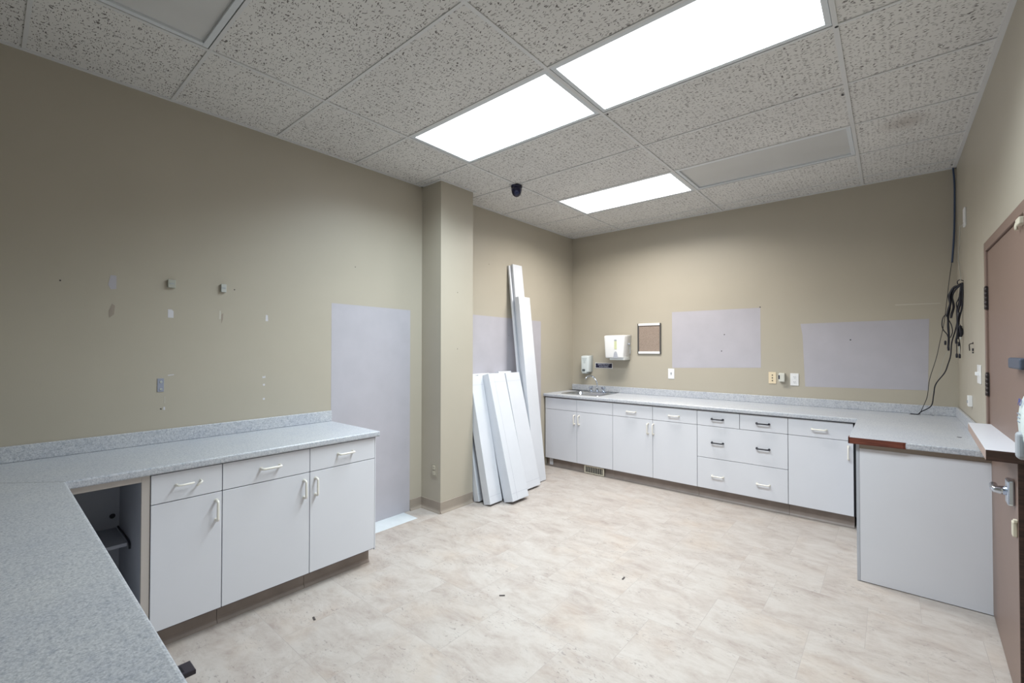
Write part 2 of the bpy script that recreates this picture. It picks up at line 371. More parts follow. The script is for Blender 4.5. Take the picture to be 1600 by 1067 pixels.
# ceiling: tiles, grid, edge angle
fix = {(0, 2): 'A', (1, 2): 'B', (0, 5): 'C', (1, 5): 'D', (0, -1): 'E'}
b = new(); zt = H+.004
xs = [0] + [GA+i*TX for i in range(3)] + [W]; js = list(range(-2, 9))
for ii in range(len(xs)-1):
    for j in js:
        if (ii-1, j) in fix: continue
        y0 = max(Y0, GB+j*TY); y1 = min(D, GB+(j+1)*TY)
        if y1 <= y0: continue
        quad(b, [(xs[ii], y0, zt), (xs[ii+1], y0, zt), (xs[ii+1], y1, zt), (xs[ii], y1, zt)])
CE = obj('ceiling', b, M['tile'], kind='structure')
b = new()
for i in range(3):
    x = GA+i*TX; box(b, (x-.0105, Y0, H-.002), (x+.0105, D, H+.03))
for j in js:
    y = GB+j*TY
    if Y0 < y < D: box(b, (0, y-.008, H-.0015), (W, y+.008, H+.03))
obj('suspension_grid', b, M['tbar'], CE)
b = new()
t = .022
box(b, (0, Y0, H-.004), (t, PY0, H+.03)); box(b, (0, PY1, H-.004), (t, D, H+.03)); box(b, (0, D-t, H-.004), (W, D, H+.03)); box(b, (W-t, Y0, H-.004), (W, D, H+.03))
box(b, (PX, PY0-t, H-.004), (PX+t, PY1+t, H+.03)); box(b, (0, PY0-t, H-.004), (PX, PY0, H+.03)); box(b, (0, PY1, H-.004), (PX, PY1+t, H+.03))
obj('trim_1', b, M['tbar'], kind='structure')
b = new(); box(b, (-.1, Y0-.1, H+.12), (W+.2, D+.1, H+.2)); obj('ceiling_slab', b, M['carcass'], CE)
b = new()
for p in ((1.958, 7.60), (3.13, 8.30), (3.155, 7.585), (3.73, 10.13)):
    lathe(b, (p[0], p[1], H), ((.008, -.0022), (.008, -.003)), 'z', 8)
obj('screw_hole', b, M['dark'], CE)

# troffers
def troffer(i, j, lit, label):
    x0, x1, y0, y1 = GA+i*TX+.012, GA+(i+1)*TX-.012, GB+j*TY+.011, GB+(j+1)*TY-.011
    g = 'lit ceiling troffers' if lit else 'unlit ceiling troffers'
    r = thing('ceiling_light', ((x0+x1)/2, (y0+y1)/2, H), label, 'ceiling light')
    r['group'] = g
    f = .026; b = new()
    for lo, hi in (((x0, y0), (x1, y0+f)), ((x0, y1-f), (x1, y1)), ((x0, y0+f), (x0+f, y1-f)), ((x1-f, y0+f), (x1, y1-f))):
        box(b, (*lo, H+.001), (*hi, H+.018), bev=.002)
    box(b, (x0, y0, H+.03), (x1, y1, H+.1))
    obj('frame', b, M['tframe'], r)
    b = new(); box(b, (x0+f*.6, y0+f*.6, H+.014), (x1-f*.6, y1-f*.6, H+.019)); obj('diffuser', b, M['lit'] if lit else M['offlens'], r)
troffer(0, 2, True, 'lit fluorescent ceiling light closest to the pillar, beside the larger-looking one')
troffer(1, 2, True, 'lit fluorescent ceiling light appearing largest, at the top edge of the photo')
troffer(0, 5, True, 'smallest-looking lit fluorescent ceiling light, farthest away over the sink end')
troffer(1, 5, False, 'unlit grey ceiling light beside the farthest lit one')
troffer(0, -1, False, 'unlit grey ceiling light panel cut off at the top left of the photo')

# baseboards
def cove(bm, p0, p1, n, h=.1):
    p0, p1, n = Vector((*p0, 0)), Vector((*p1, 0)), Vector((*n, 0))
    prof = [(0.0, 0), (.016, 0), (.014, .006), (.006, .018), (.0035, .03), (.0035, h-.002), (.001, h), (0, h)]
    a = [bm.verts.new(p0+n*o+Vector((0, 0, z))) for o, z in prof]; c = [bm.verts.new(p1+n*o+Vector((0, 0, z))) for o, z in prof]
    for k in range(len(prof)-1): bm.faces.new((a[k], a[k+1], c[k+1], c[k]))
    bm.faces.new(a); bm.faces.new(c[::-1])
b = new(); cove(b, (0, 7.53), (0, PY0), (1, 0)); cove(b, (0, PY0), (PX+.003, PY0), (0, -1)); cove(b, (PX, PY0-.003), (PX, PY1), (1, 0)); cove(b, (0, PY1), (0, 9.60), (1, 0))
obj('baseboard_left', b, M['cove'], kind='structure')
b = new(); cove(b, (W, Y0), (W, OY0-.055), (-1, 0)); obj('baseboard_right', b, M['cove'], kind='structure')

# ------------------------------------------------------------------ Dutch door in the right wall
b = new()
fx0, fx1 = W-.018, W+.1
box(b, (fx0, OY1, 0), (fx1, OY1+.045, OH+.05), bev=.003); box(b, (fx0, OY0-.05, 0), (fx1, OY0, OH+.05), bev=.003); box(b, (fx0, OY0, OH), (fx1, OY1, OH+.05), bev=.003)
obj('trim_2', b, M['door'], kind='structure')
DR = thing('door_1', (W, OY1, 0), None, None, kind='structure')
HX, HY = W-.008, OY1-.003
LY = .944                       # leaf width
b = new(); box(b, (HX, HY-LY, 1.015), (HX+.045, HY, OH-.004), bev=.002)
UL = obj('upper_leaf', b, M['door'], DR, origin=(HX, HY, 0))
b = new(); box(b, (HX, HY-LY, .012), (HX+.045, HY, 1.005), bev=.002); box(b, (HX+.001, HY-LY-.004, .012), (HX+.044, HY-LY+.001, 1.005), mi=1)
LL = obj('lower_leaf', b, [M['door'], M['darkwood']], DR, origin=(HX, HY, 0))
LL.rotation_euler.z = -math.radians(2.1)
def hinge(z0, z1, par):
    b = new(); n = 5; h = (z1-z0)/n
    for k in range(n): lathe(b, (HX-.008, HY+.004, z0+k*h), ((.0085, .001), (.0085, h-.001)), 'z', 12)
    lathe(b, (HX-.008, HY+.004, z1), ((.006, 0), (.007, .004), (.003, .008)), 'z', 12)
    box(b, (HX-.003, HY-.012, z0), (HX-.0005, HY+.03, z1))
    obj('hinge', b, M['hinge'], par, origin=(HX, HY, z0), label='dark bronze butt hinge')
hinge(1.69, 1.815, UL); hinge(1.205, 1.33, UL); hinge(.69, .81, LL); hinge(.115, .235, LL)
b = new()                       # white ledge on the lower leaf
zl = 1.008
poly_prism(b, [(HX-.088, HY-LY-.006), (HX+.045, HY-LY-.006), (HX+.045, HY-.03), (HX-.088, HY-.03)], zl, zl+.0405)
LG = obj('ledge', b, M['tan'], LL, origin=(HX, HY, zl), label='white-topped counter ledge with dark wooden end')
b = new(); box(b, (HX-.088, HY-LY-.006, zl+.0405), (HX+.045, HY-.03, zl+.043)); box(b, (HX-.088, HY-LY-.0085, zl-.001), (HX+.046, HY-LY-.0055, zl+.0425), mi=1)
obj('ledge_cap', b, [M['shelftop'], M['darkwood']], LL, origin=(HX, HY, zl))
b = new()                       # lever handle
ly, lz = HY-.835, .868
box(b, (HX-.022, ly-.045, lz-.052), (HX, ly+.028, lz+.052), bev=.006)
lathe(b, (HX, ly, lz), ((.019, -.02), (.017, -.04), (.013, -.055), (.013, -.06)), 'x', 20)
tube(b, rounded_path([(HX-.042, ly, lz), (HX-.056, ly+.012, lz), (HX-.050, ly+.104, lz-.004)], .010), .0135, 12)
obj('lever_handle', b, M['chrome'], LL, origin=(HX, HY, lz), label='chrome lever handle')
b = new(); box(b, (HX-.014, HY-LY+.012, .705), (HX, HY-LY+.05, .765), bev=.003); box(b, (HX-.012, HY-LY+.004, .765), (HX, HY-LY+.024, .777), bev=.002)
for z in (.718, .752): lathe(b, (HX-.014, HY-LY+.031, z), ((.003, -.0005), (.003, -.001)), 'x', 8)
obj('door_contact', b, M['creamtan'], LL, origin=(HX, HY, .7))
b = new(); box(b, (HX-.03, HY-LY-.03, 1.385), (HX, HY-LY+.20, 1.432), bev=.008, seg=3)
obj('latch_plate', b, M['grey_pl'] if False else mat('slate_plastic', (.06, .075, .11), .4), UL, origin=(HX, HY, 1.38), label='dark slate latch plate')
b = new(); box(b, (HX-.02, 7.735, 1.978), (HX, 7.80, 2.008), bev=.004); tube(b, rounded_path([(HX-.01, 7.80, 1.998), (HX-.012, 7.835, 1.996), (HX-.012, 7.83, 1.97)], .01), .006, 8)
obj('alarm_contact', b, M['creamtan'], DR, origin=(HX, 7.77, 1.98), label='cream magnetic contact on the door head')

# ------------------------------------------------------------------ handles
def dpull(bm, c, half, out, along, r=.0066, stand=.031):
    c, out, along = Vector(c), Vector(out), Vector(along)
    a = c-along*half; e = c+along*half
    tube(bm, rounded_path([a, a+out*stand, e+out*stand, e], .012), r, 10, flat=1.0)
    for p in (a, e): tube(bm, [p, p+out*.003], r*1.5, 10)

# ------------------------------------------------------------------ left run of cabinets
XF = .64                        # door face of left run
def left_cab(y0, y1, label, dh_y, dr_c, broken=False):
    r = thing('base_cabinet', (.3, (y0+y1)/2, 0), label, 'cabinet', 'white base cabinets of the left run')
    b = new(); box(b, (.02, y0+.001, .1), (XF-.02, y1-.001, CB-.004)); obj('body', b, M['carcass'], r)
    b = new(); box(b, (XF-.0185, y0+.002, .722), (XF, y1-.002, .861), bev=.0015)
    dw = obj('drawer', b, M['white'], r, origin=(XF, (y0+y1)/2, .79))
    b = new(); z = .797
    if not broken: dpull(b, (XF, dr_c, z), .05, (1, 0, 0), (0, 1, 0))
    else:
        tube(b, rounded_path([(XF, dr_c-.052, z), (XF+.03, dr_c-.052, z), (XF+.032, dr_c+.016, z+.002)], .012), .0048, 10)
        tube(b, rounded_path([(XF, dr_c+.05, z), (XF+.03, dr_c+.05, z), (XF+.034, dr_c+.024, z-.016)], .01), .0048, 10)
        for p in (-.052, .05): tube(b, [(XF, dr_c+p, z), (XF+.003, dr_c+p, z)], .0072, 10)
    obj('handle', b, M['handle'], dw, label='snapped cream plastic handle' if broken else None)
    b = new(); box(b, (XF-.0185, y0+.002, .112), (XF, y1-.002, .718), bev=.0015)
    do = obj('door', b, M['white'], r, origin=(XF, (y0+y1)/2, .4))
    b = new(); dpull(b, (XF, dh_y, .627), .05, (1, 0, 0), (0, 0, 1)); obj('handle', b, M['handle'], do)
    b = new(); box(b, (.1, y0+.001, .001), (.565, y1-.001, .1)); cove(b, (.565, y0+.001), (.565, y1-.001), (1, 0), .098)
    obj('toe_kick', b, M['kick'], r)
    return r
left_cab(5.545, 5.845, 'narrow white base cabinet with the snapped drawer handle', 5.817, 5.697, True)
left_cab(5.845, 6.31, 'middle wider white base cabinet of the left run, handles facing the right end cabinet', 6.275, 6.084)
c3 = left_cab(6.31, 6.758, 'right end white base cabinet of the left run, beside the bare wall patch', 6.346, 6.541)
b = new(); box(b, (0.005, 6.7585, .1), (XF-.001, 6.7645, CB-.003)); obj('end_panel', b, M['white'], c3)
# open corner unit
r = thing('open_corner_cabinet', (.3, 5.4, 0), 'open doorless corner base cabinet with a grey shelf, left of the snapped handle', 'cabinet')
b = new(); box(b, (.02, 5.527, .1), (XF-.02, 5.543, CB-.004)); box(b, (.005, 4.62, .1), (.02, 5.543, CB-.004)); box(b, (.02, 5.20, .1), (XF-.03, 5.216, CB-.004)); box(b, (.02, 4.64, .1), (XF, 5.527, .118))
obj('body', b, M['inner'], r)
b = new(); box(b, (XF-.02, 5.512, .1), (XF-.004, 5.5435, CB-.004), bev=.001); box(b, (XF-.02, 5.20, .838), (XF-.004, 5.512, CB-.004), bev=.001); obj('face_frame', b, M['edge'], r)
b = new(); box(b, (.021, 5.22, .452), (.325, 5.512, .470), bev=.001); obj('shelf', b, M['inner'], r)
b = new(); tube(b, rounded_path([(.03, 5.520, .474), (.30, 5.520, .474), (.335, 5.520, .468), (.338, 5.520, .44)], .02), .0045, 8); obj('shelf_seal', b, M['blackpl'], r)
b = new(); lathe(b, (.02, 5.497, .537), ((.013, .0005), (.013, .003), (.009, .004)), 'x', 16); obj('hole_plug', b, M['blackpl'], r)
b = new(); box(b, (.1, 5.2, .001), (.565, 5.544, .1)); obj('toe_kick', b, M['kick'], r)
# return-leg cabinet below the near worktop
r = thing('return_cabinet', (1.6, 4.9, 0), 'white base cabinet hidden under the near left worktop', 'cabinet')
b = new(); box(b, (.66, 4.62, .1), (2.62, 5.19, CB-.004)); obj('body', b, M['carcass'], r)
for k in range(4):
    b = new(); x0 = .68+k*.485; box(b, (x0+.002, 5.19, .112), (x0+.483, 5.2085, .861), bev=.0015); obj('door', b, M['white'], r)
b = new(); box(b, (.66, 4.66, .001), (2.6, 5.12, .1)); obj('toe_kick', b, M['kick'], r)
# left worktop
r = thing('worktop', (.33, 5.9, CB), 'long L-shaped speckled grey worktop in the left foreground', 'worktop')
b = new(); poly_prism(b, [(.001, Y0+.001), (2.70, Y0+.001), (2.70, 5.256), (.663, 5.256), (.663, 6.782), (.001, 6.782)], CB, CT, bev=.009)
obj('top', b, M['counter'], r)
b = new(); quad(b, [(.004, 4.601, CT+.0003), (.0055, 4.601, CT+.0003), (.6635, 5.2545, CT+.0003), (.662, 5.256, CT+.0003)]); obj('mitre_joint', b, M['dark'], r)
b = new(); box(b, (.001, Y0+.02, CT), (.019, 6.778, .986), bev=.004); box(b, (.001, Y0+.001, CT), (2.70, Y0+.019, .986), bev=.004); obj('backsplash', b, M['counter'], r)
b = new()                        # plastic bracket under the front edge
poly_prism(b, [(2.290, 5.235), (2.327, 5.235), (2.327, 5.290), (2.290, 5.290)], .855, .865, bev=.002)
box(b, (2.298, 5.258, .8645), (2.319, 5.273, .8655), mi=1)
obj('edge_bracket', b, [mat('dark_plum_plastic', (.045, .04, .055), .35), M['blackpl']], r, label='dark plastic bracket under the front edge')

# ------------------------------------------------------------------ back run
YF = 9.59
def front(bm, x0, x1, z0, z1): box(bm, (x0+.002, YF, z0+.002), (x1-.002, YF+.0185, z1-.002), bev=.0015)
def hpull(par, xc, z, mat_=None, lab=None):
    b = new(); dpull(b, (xc, YF, z), .05, (0, -1, 0), (1, 0, 0)); obj('handle', b, mat_ or M['handle'], par, label=lab)
def vpull(par, xc, z=.618):
    b = new(); dpull(b, (xc, YF, z), .052, (0, -1, 0), (0, 0, 1)); obj('handle', b, M['handle'], par)
def back_cab(x0, x1, label, name='base_cabinet'):
    r = thing(name, ((x0+x1)/2, 9.9, 0), label, 'cabinet', 'white base cabinets along the back wall')
    b = new(); box(b, (x0+.001, YF+.02, .1), (x1-.001, D-.02, CB-.19 if x0 < .5 else CB-.004)); obj('body', b, M['carcass'], r)
    b = new(); box(b, (x0+.001, 9.645, .001), (x1-.001, 9.9, .1)); cove(b, (x1-.001, 9.645), (x0+.001, 9.645), (0, -1), .098); obj('toe_kick', b, M['kick'], r)
    return r
def part(r, name, x0, x1, z0, z1):
    b = new(); front(b, x0, x1, z0, z1); return obj(name, b, M['white'], r, origin=((x0+x1)/2, YF, (z0+z1)/2))
ZT, ZM, ZB = .860, .715, .105
r = back_cab(.016, .946, 'white sink base cabinet under the steel sink, with two plain false drawer fronts')
for x0, x1, hx in ((.016, .475, .449), (.475, .946, .511)):
    part(r, 'false_front', x0, x1, ZM, ZT); d = part(r, 'door', x0, x1, ZB, ZM); vpull(d, hx)
b = new(); box(b, (.05, 9.636, .002), (.1, 9.644, .098)); obj('toe_filler', b, M['white'], r)
r = back_cab(.946, 1.867, 'white base cabinet with two drawers over two doors, right of the sink cabinet')
for x0, x1, hx, dx in ((.946, 1.412, 1.361, 1.172), (1.412, 1.867, 1.421, 1.638)):
    d = part(r, 'drawer', x0, x1, ZM, ZT); hpull(d, dx, .78); d = part(r, 'door', x0, x1, ZB, ZM); vpull(d, hx)
r = back_cab(1.867, 2.641, 'white drawer cabinet with black and white handles', 'drawer_cabinet')
d = part(r, 'drawer', 1.867, 2.253, ZM, ZT); hpull(d, 2.057, .787, M['blackpl'], 'black bar handle')
d = part(r, 'drawer', 2.253, 2.641, ZM, ZT); hpull(d, 2.446, .787, M['blackpl'], 'black bar handle')
d = part(r, 'drawer', 1.867, 2.641, .405, ZM)
for x in (2.057, 2.446): hpull(d, x, .560, M['blackpl'], 'black bar handle')
d = part(r, 'drawer', 1.867, 2.641, ZB, .405)
for x in (2.057, 2.446): hpull(d, x, .24)
r = back_cab(2.641, 3.100, 'white base cabinet with one drawer over one door, beside the peninsula')
d = part(r, 'drawer', 2.641, 3.100, ZM, ZT); hpull(d, 2.869, .785); d = part(r, 'door', 2.641, 3.100, ZB, ZM); vpull(d, 3.067)
# peninsula base
XP = 3.162; YP = 8.62
r = thing('peninsula_cabinet', (3.46, 9.1, 0), 'plain white-panelled peninsula cabinet beside the brown door', 'cabinet')
b = new(); box(b, (XP+.018, YP+.02, .001), (W-.003, D-.02, CB-.006)); obj('body', b, M['carcass'], r)
b = new(); box(b, (XP+.017, YP, .004), (W-.006, YP+.018, .838), bev=.001); obj('back_panel', b, M['white'], r)
b = new(); box(b, (XP, YP-.001, .002), (XP+.0165, 9.6, CB-.004), bev=.001); obj('corner_strip', b, M['inner'], r)
b = new(); box(b, (XP+.017, YP+.002, .8385), (W-.006, YP+.018, CB-.001)); obj('top_rail', b, M['cove'], r)
b = new(); box(b, (3.1015, YF+.03, .1), (XP, YF+.05, CB-.004)); obj('gap_shade_filler', b, M['dark'], r)  # recessed filler coloured near black to stand for the shade in the gap
# back worktop
r = thing('worktop', (1.8, 9.9, CB), 'speckled grey worktop along the back wall turning onto the peninsula', 'worktop')
YE = 9.566; PE = 8.592; XE = 3.128
sx0, sx1, sy0, sy1 = .185, .70, 9.70, 10.16      # sink cut-out
b = new()
def slab(x0, y0, x1, y1): box(b, (x0, y0, CB), (x1, y1, CT))
slab(.002, sy0+.01, sx0+.01, D-.001); slab(.002, sy1-.01, sx1, D-.001)
slab(sx1-.01, sy0+.01, XE, D-.001); slab(sx0, sy1-.01, sx1, D-.001)
poly_prism(b, [(.002, YE), (XE, YE), (XE, sy0+.01), (.002, sy0+.01)], CB, CT, bev=.009, only_y=YE)
poly_prism(b, [(XE, PE), (3.735, PE), (3.735, YP+.1), (W-.002, YP+.1), (W-.002, D-.001), (XE, D-.001)], CB, CT, bev=.006, only_y=PE)
obj('top', b, M['counter'], r)
b = new(); box(b, (.002, D-.02, CT), (W-.003, D-.001, .983), bev=.004); box(b, (W-.021, 8.80, CT), (W-.003, D-.02, .983), bev=.004); obj('backsplash', b, M['counter'], r)
b = new(); poly_prism(b, [(XE-.003, PE-.004), (3.388, PE-.004), (3.402, PE+.001), (XE-.003, PE+.001)], CB-.001, CT+.001); box(b, (XE-.004, PE-.004, CB-.001), (XE+.001, PE+.06, CT+.001))
obj('wood_edge', b, M['redwood'], r, label='exposed red-brown wooden edge')
b = new(); box(b, (3.45, 10.168, CT-.002), (3.525, 10.184, CT+.0008)); obj('cable_slot', b, M['dark'], r)
b = new(); lathe(b, (3.665, 9.04, CT-.002), ((.012, 0), (.012, .003)), 'z', 16); obj('screw_hole', b, M['dark'], r)
b = new(); lathe(b, (3.60, 10.17, CT), ((.009, 0), (.009, .003), (.004, .005)), 'z', 14); obj('grommet', b, M['grey_pl'], r)

# sink
r = thing('sink', (.44, 9.93, CT), 'stainless steel drop-in sink in the back worktop', 'sink')
b = new()
def rr(x0, y0, x1, y1, rad, z, n=6):
    out = []
    for cx, cy, a0 in ((x1-rad, y1-rad, 0), (x0+rad, y1-rad, 90), (x0+rad, y0+rad, 180), (x1-rad, y0+rad, 270)):
        for k in range(n+1):
            a = math.radians(a0+90*k/n); out.append(b.verts.new((cx+rad*math.cos(a), cy+rad*math.sin(a), z)))
    return out
loops = [rr(sx0-.012, sy0-.012, sx1+.012, sy1+.012, .03, CT+.0005), rr(sx0-.010, sy0-.010, sx1+.010, sy1+.010, .028, CT+.004),
         rr(sx0+.028, sy0+.028, sx1-.028, sy1-.085, .06, CT+.003), rr(sx0+.034, sy0+.034, sx1-.034, sy1-.091, .058, CT-.004),
         rr(sx0+.042, sy0+.042, sx1-.042, sy1-.099, .055, CT-.14), rr(sx0+.075, sy0+.075, sx1-.075, sy1-.13, .04, CT-.16)]
for a, c in zip(loops, loops[1:]):
    for k in range(len(a)):
        f = b.faces.new((a[k], a[(k+1) % len(a)], c[(k+1) % len(c)], c[k])); f.smooth = True
b.faces.new(loops[-1]); obj('basin', b, M['steel'], r)
b = new(); lathe(b, (.44, 9.90, CT-.159), ((.042, 0), (.042, .003), (.03, .002), (.01, .0)), 'z', 20); obj('drain', b, M['dark'], r)
r = thing('faucet', (.45, 10.115, CT+.003), 'chrome gooseneck faucet with two lever taps behind the sink', 'faucet')
b = new(); box(b, (.335, 10.09, CT+.003), (.575, 10.14, CT+.016), bev=.005); obj('deck_plate', b, M['chrome'], r)
b = new(); lathe(b, (.455, 10.115, CT+.014), ((.017, 0), (.016, .03), (.010, .045), (.0095, .05)), 'z', 16)
tube(b, smooth_path([(.455, 10.115, .955), (.455, 10.112, 1.02), (.446, 10.08, 1.080), (.432, 10.03, 1.115), (.420, 9.97, 1.120), (.412, 9.92, 1.104), (.410, 9.91, 1.08)]), .0075, 12)
obj('spout', b, M['chrome'], r)
for hx in (.365, .545):
    b = new(); lathe(b, (hx, 10.115, CT+.015), ((.019, 0), (.017, .02), (.013, .03), (.013, .034)), 'z', 16)
    box(b, (hx-.021, 10.085, CT+.046), (hx+.021, 10.135, CT+.078), bev=.006); obj('tap_lever', b, M['chrome'], r)

# floor register in the toe kick
r = thing('vent_register', (.695, 9.63, .005), 'cream louvred floor vent in the toe kick below the sink cabinet', 'vent')
yv = 9.612; b = new()
for lo, hi in (((.565, .006), (.825, .018)), ((.565, .084), (.825, .097)), ((.565, .018), (.583, .084)), ((.807, .018), (.825, .084))): box(b, (lo[0], yv, lo[1]), (hi[0], yv+.008, hi[1]), bev=.001)
obj('frame', b, M['creamtan'], r)
b = new(); box(b, (.58, yv+.006, .016), (.81, yv+.014, .086)); obj('backing', b, M['dark'], r)
for k in range(9):
    b = new(); x = .6+k*.0235; box(b, (x, yv+.001, .017), (x+.0045, yv+.006, .085)); obj('louvre', b, M['creamtan'], r)

# ------------------------------------------------------------------ back wall fittings
def taper_box(bm, x0, x1, y0, y1, z0, z1, front_in=(0, 0, 0), bev=.01, mi=0, botin=0, seg=3):
    """box against the back wall (y1); its room side y0 shrinks by front_in = (x, top, bottom)"""
    b = bmesh.new(); fx, ft, fb = front_in
    P = [(x0+botin, y1, z0), (x1-botin, y1, z0), (x1, y1, z1), (x0, y1, z1), (x0+fx+botin, y0, z0+fb), (x1-fx-botin, y0, z0+fb), (x1-fx, y0, z1-ft), (x0+fx, y0, z1-ft)]
    v = [b.verts.new(p) for p in P]
    for f in ((0, 1, 2, 3), (4, 7, 6, 5), (0, 4, 5, 1), (1, 5, 6, 2), (2, 6, 7, 3), (3, 7, 4, 0)): b.faces.new([v[i] for i in f])
    bmesh.ops.recalc_face_normals(b, faces=b.faces)
    es = [e for e in b.edges if min(e.verts[0].co.y, e.verts[1].co.y) < y1-1e-4]
    if bev: bmesh.ops.bevel(b, geom=es, offset=bev, segments=seg, profile=0.5, affect='EDGES')
    for f in b.faces: f.material_index = mi; f.smooth = True
    merge(bm, b)
r = thing('soap_dispenser', (.27, D, 1.12), 'pale grey wall-mounted soap dispenser above the sink', 'dispenser')
b = new(); taper_box(b, .190, .318, 10.14, D-.001, 1.155, 1.378, (.008, .01, .0), .012, botin=.003); obj('body', b, M['white_pl'] if False else mat('pale_grey_plastic', (.68, .74, .76), .3), r)
b = new(); taper_box(b, .205, .285, 10.135, 10.225, 1.128, 1.165, (.006, 0, .01), .01); obj('push_bar', b, mat('translucent_grey_plastic', (.50, .55, .56), .3), r)
b = new(); box(b, (.222, 10.133, 1.168), (.262, 10.142, 1.196), bev=.002); obj('window', b, mat('dark_grey_window', (.09, .11, .12), .3), r)
b = new()
for k, wd in enumerate((.07, .05, .03, .03)): box(b, (.252-wd/2, 10.1385, 1.33-k*.018), (.252+wd/2, 10.1402, 1.336-k*.018))
obj('lettering', b, mat('pale_teal_print', (.38, .46, .48), .5), r)

r = thing('wall_sign', (.477, D, 1.21), 'small dark navy sign with two lines of lettering beside the soap dispenser', 'sign')
b = new(); box(b, (.352, D-.004, 1.207), (.606, D-.0005, 1.281), bev=.001); obj('backing', b, M['alu'], r)
b = new(); box(b, (.362, D-.0065, 1.216), (.596, D-.0035, 1.272), bev=.0008); obj('panel', b, mat('navy_sign_face', (.006, .007, .035), .3), r)
R90 = Matrix.Rotation(math.pi/2, 4, 'X')
textmesh('EMPLOYEES MUST', .026, M['text_l'], r, 'lettering', Matrix.Translation((.479, D-.0068, 1.2565)) @ R90, width=.17)
textmesh('WASH HANDS', .024, M['text_l'], r, 'lettering', Matrix.Translation((.479, D-.0068, 1.2315)) @ R90, width=.135)

r = thing('paper_towel_dispenser', (.72, D, 1.32), 'white paper towel dispenser on the back wall left of the corkboard', 'dispenser')
b = new(); taper_box(b, .585, .868, 10.045, D-.001, 1.355, 1.64, (.002, .012, -.008), .02, botin=.018, seg=4); obj('cover', b, M['white_pl'], r)
b = new(); taper_box(b, .655, .85, 10.07, D-.01, 1.325, 1.37, (.0, 0, .0), .006); obj('paper_tray', b, mat('white_paper', (.72, .75, .75), .7), r)
b = new(); box(b, (.735, 10.040, 1.458), (.768, 10.0455, 1.575), bev=.002); box(b, (.735, 10.0385, 1.560), (.768, 10.0415, 1.577), mi=1, bev=.001); obj('level_window', b, [M['greenwin'], M['grey_pl']], r)
b = new(); pts = [(.722, 1.352), (.782, 1.352), (.775, 1.40), (.765, 1.425), (.752, 1.432), (.739, 1.425), (.729, 1.40)]
bb = [b.verts.new((x, 10.040, z)) for x, z in pts]; bf = [b.verts.new((x, 10.046, z)) for x, z in pts]
b.faces.new(bb); b.faces.new(bf[::-1])
for k in range(len(pts)): b.faces.new((bb[k], bb[(k+1) % len(pts)], bf[(k+1) % len(pts)], bf[k]))
obj('finger_notch', b, mat('notch_grey', (.42, .44, .50), .4), r)
b = new(); lathe(b, (.868, 10.17, 1.523), ((.012, -.01), (.012, .014), (.008, .016)), 'x', 14); tube(b, smooth_path([(.868, 10.19, 1.50), (.876, 10.19, 1.44), (.870, 10.19, 1.40)]), .004, 8); obj('crank_knob', b, M['grey_pl'], r)

r = thing('corkboard', (1.098, D, 1.405), 'small framed brown corkboard on the back wall', 'notice board')
b = new(); box(b, (.968, D-.010, 1.42), (1.228, D-.002, 1.76)); obj('cork', b, M['cork'], r)
for z in (1.745, 1.403):
    b = new(); box(b, (.962, D-.022, z), (1.234, D-.001, z+.028), bev=.005); obj('rail', b, M['white_pl'], r, label='silver-white rail')
mrail = mat('dark_grey_rail', (.07, .07, .07), .4)
for x in (.952, 1.231):
    b = new(); box(b, (x, D-.020, 1.400), (x+.015, D-.001, 1.773), bev=.003); obj('side_rail', b, mrail, r, label='dark grey side rail')

def plate(name, xc, zc, w_, h_, m_, label, cat='outlet'):
    r = thing(name, (xc, D, zc-h_/2), label, cat)
    b = new(); box(b, (xc-w_/2, D-.006, zc-h_/2), (xc+w_/2, D-.0005, zc+h_/2), bev=.002); obj('face_plate', b, m_, r); return r
r = plate('light_switch', 1.364, 1.172, .074, .12, M['white_pl'], 'white switch plate between corkboard and lilac patch on the back wall', 'switch')
b = new(); box(b, (1.359, D-.016, 1.165), (1.369, D-.005, 1.188), bev=.002); obj('toggle', b, M['grey_pl'], r)
r = plate('outlet_plate', 2.408, 1.168, .068, .118, M['almond'], 'almond wall plate with three dark dots on the back wall')
b = new()
for z in (1.14, 1.168, 1.196): lathe(b, (2.408, D-.006, z), ((.006, 0), (.006, -.002)), 'y', 10)
obj('socket_dot', b, M['dark'], r)
r = thing('thermostat', (2.497, D, 1.13), 'small grey-white box with a dark window between two outlet plates', 'control box')
b = new(); box(b, (2.470, 10.205, 1.135), (2.522, D-.001, 1.222), bev=.005); obj('case', b, mat('warm_grey_plastic', (.66, .66, .60), .4), r)
b = new(); box(b, (2.4685, 10.203, 1.160), (2.480, 10.215, 1.200), bev=.001); obj('display', b, M['navy'], r)
r = plate('outlet_plate', 2.601, 1.160, .072, .122, M['white_pl'], 'white double socket outlet right of the small control box')
for z in (1.135, 1.185):
    b = new(); lathe(b, (2.601, D-.006, z), ((.017, 0), (.016, -.002)), 'y', 18)
    for dx in (-.006, .006): box(b, (2.601+dx-.001, D-.0095, z-.002), (2.601+dx+.001, D-.0075, z+.007), mi=1)
    lathe(b, (2.601, D-.008, z-.008), ((.0022, 0), (.0022, -.0012)), 'y', 8, mi=1)
    obj('socket', b, [M['white_pl'], M['dark']], r)
# pillar outlet
r = thing('outlet_plate', (.188, PY0, .32), 'taupe-painted outlet plate low on the pillar', 'outlet')
b = new(); box(b, (.150, PY0-.006, .315), (.226, PY0-.0005, .432), bev=.002); obj('face_plate', b, mat('painted_plate', (.40, .37, .30), .4), r)
for z in (.348, .398):
    b = new(); box(b, (.172, PY0-.009, z-.017), (.204, PY0-.005, z+.017), bev=.004)
    for dx in (-.006, .006): box(b, (.188+dx-.001, PY0-.0105, z-.004), (.188+dx+.001, PY0-.0085, z+.007), mi=1)
    obj('socket', b, [M['creamtan'], M['dark']], r)

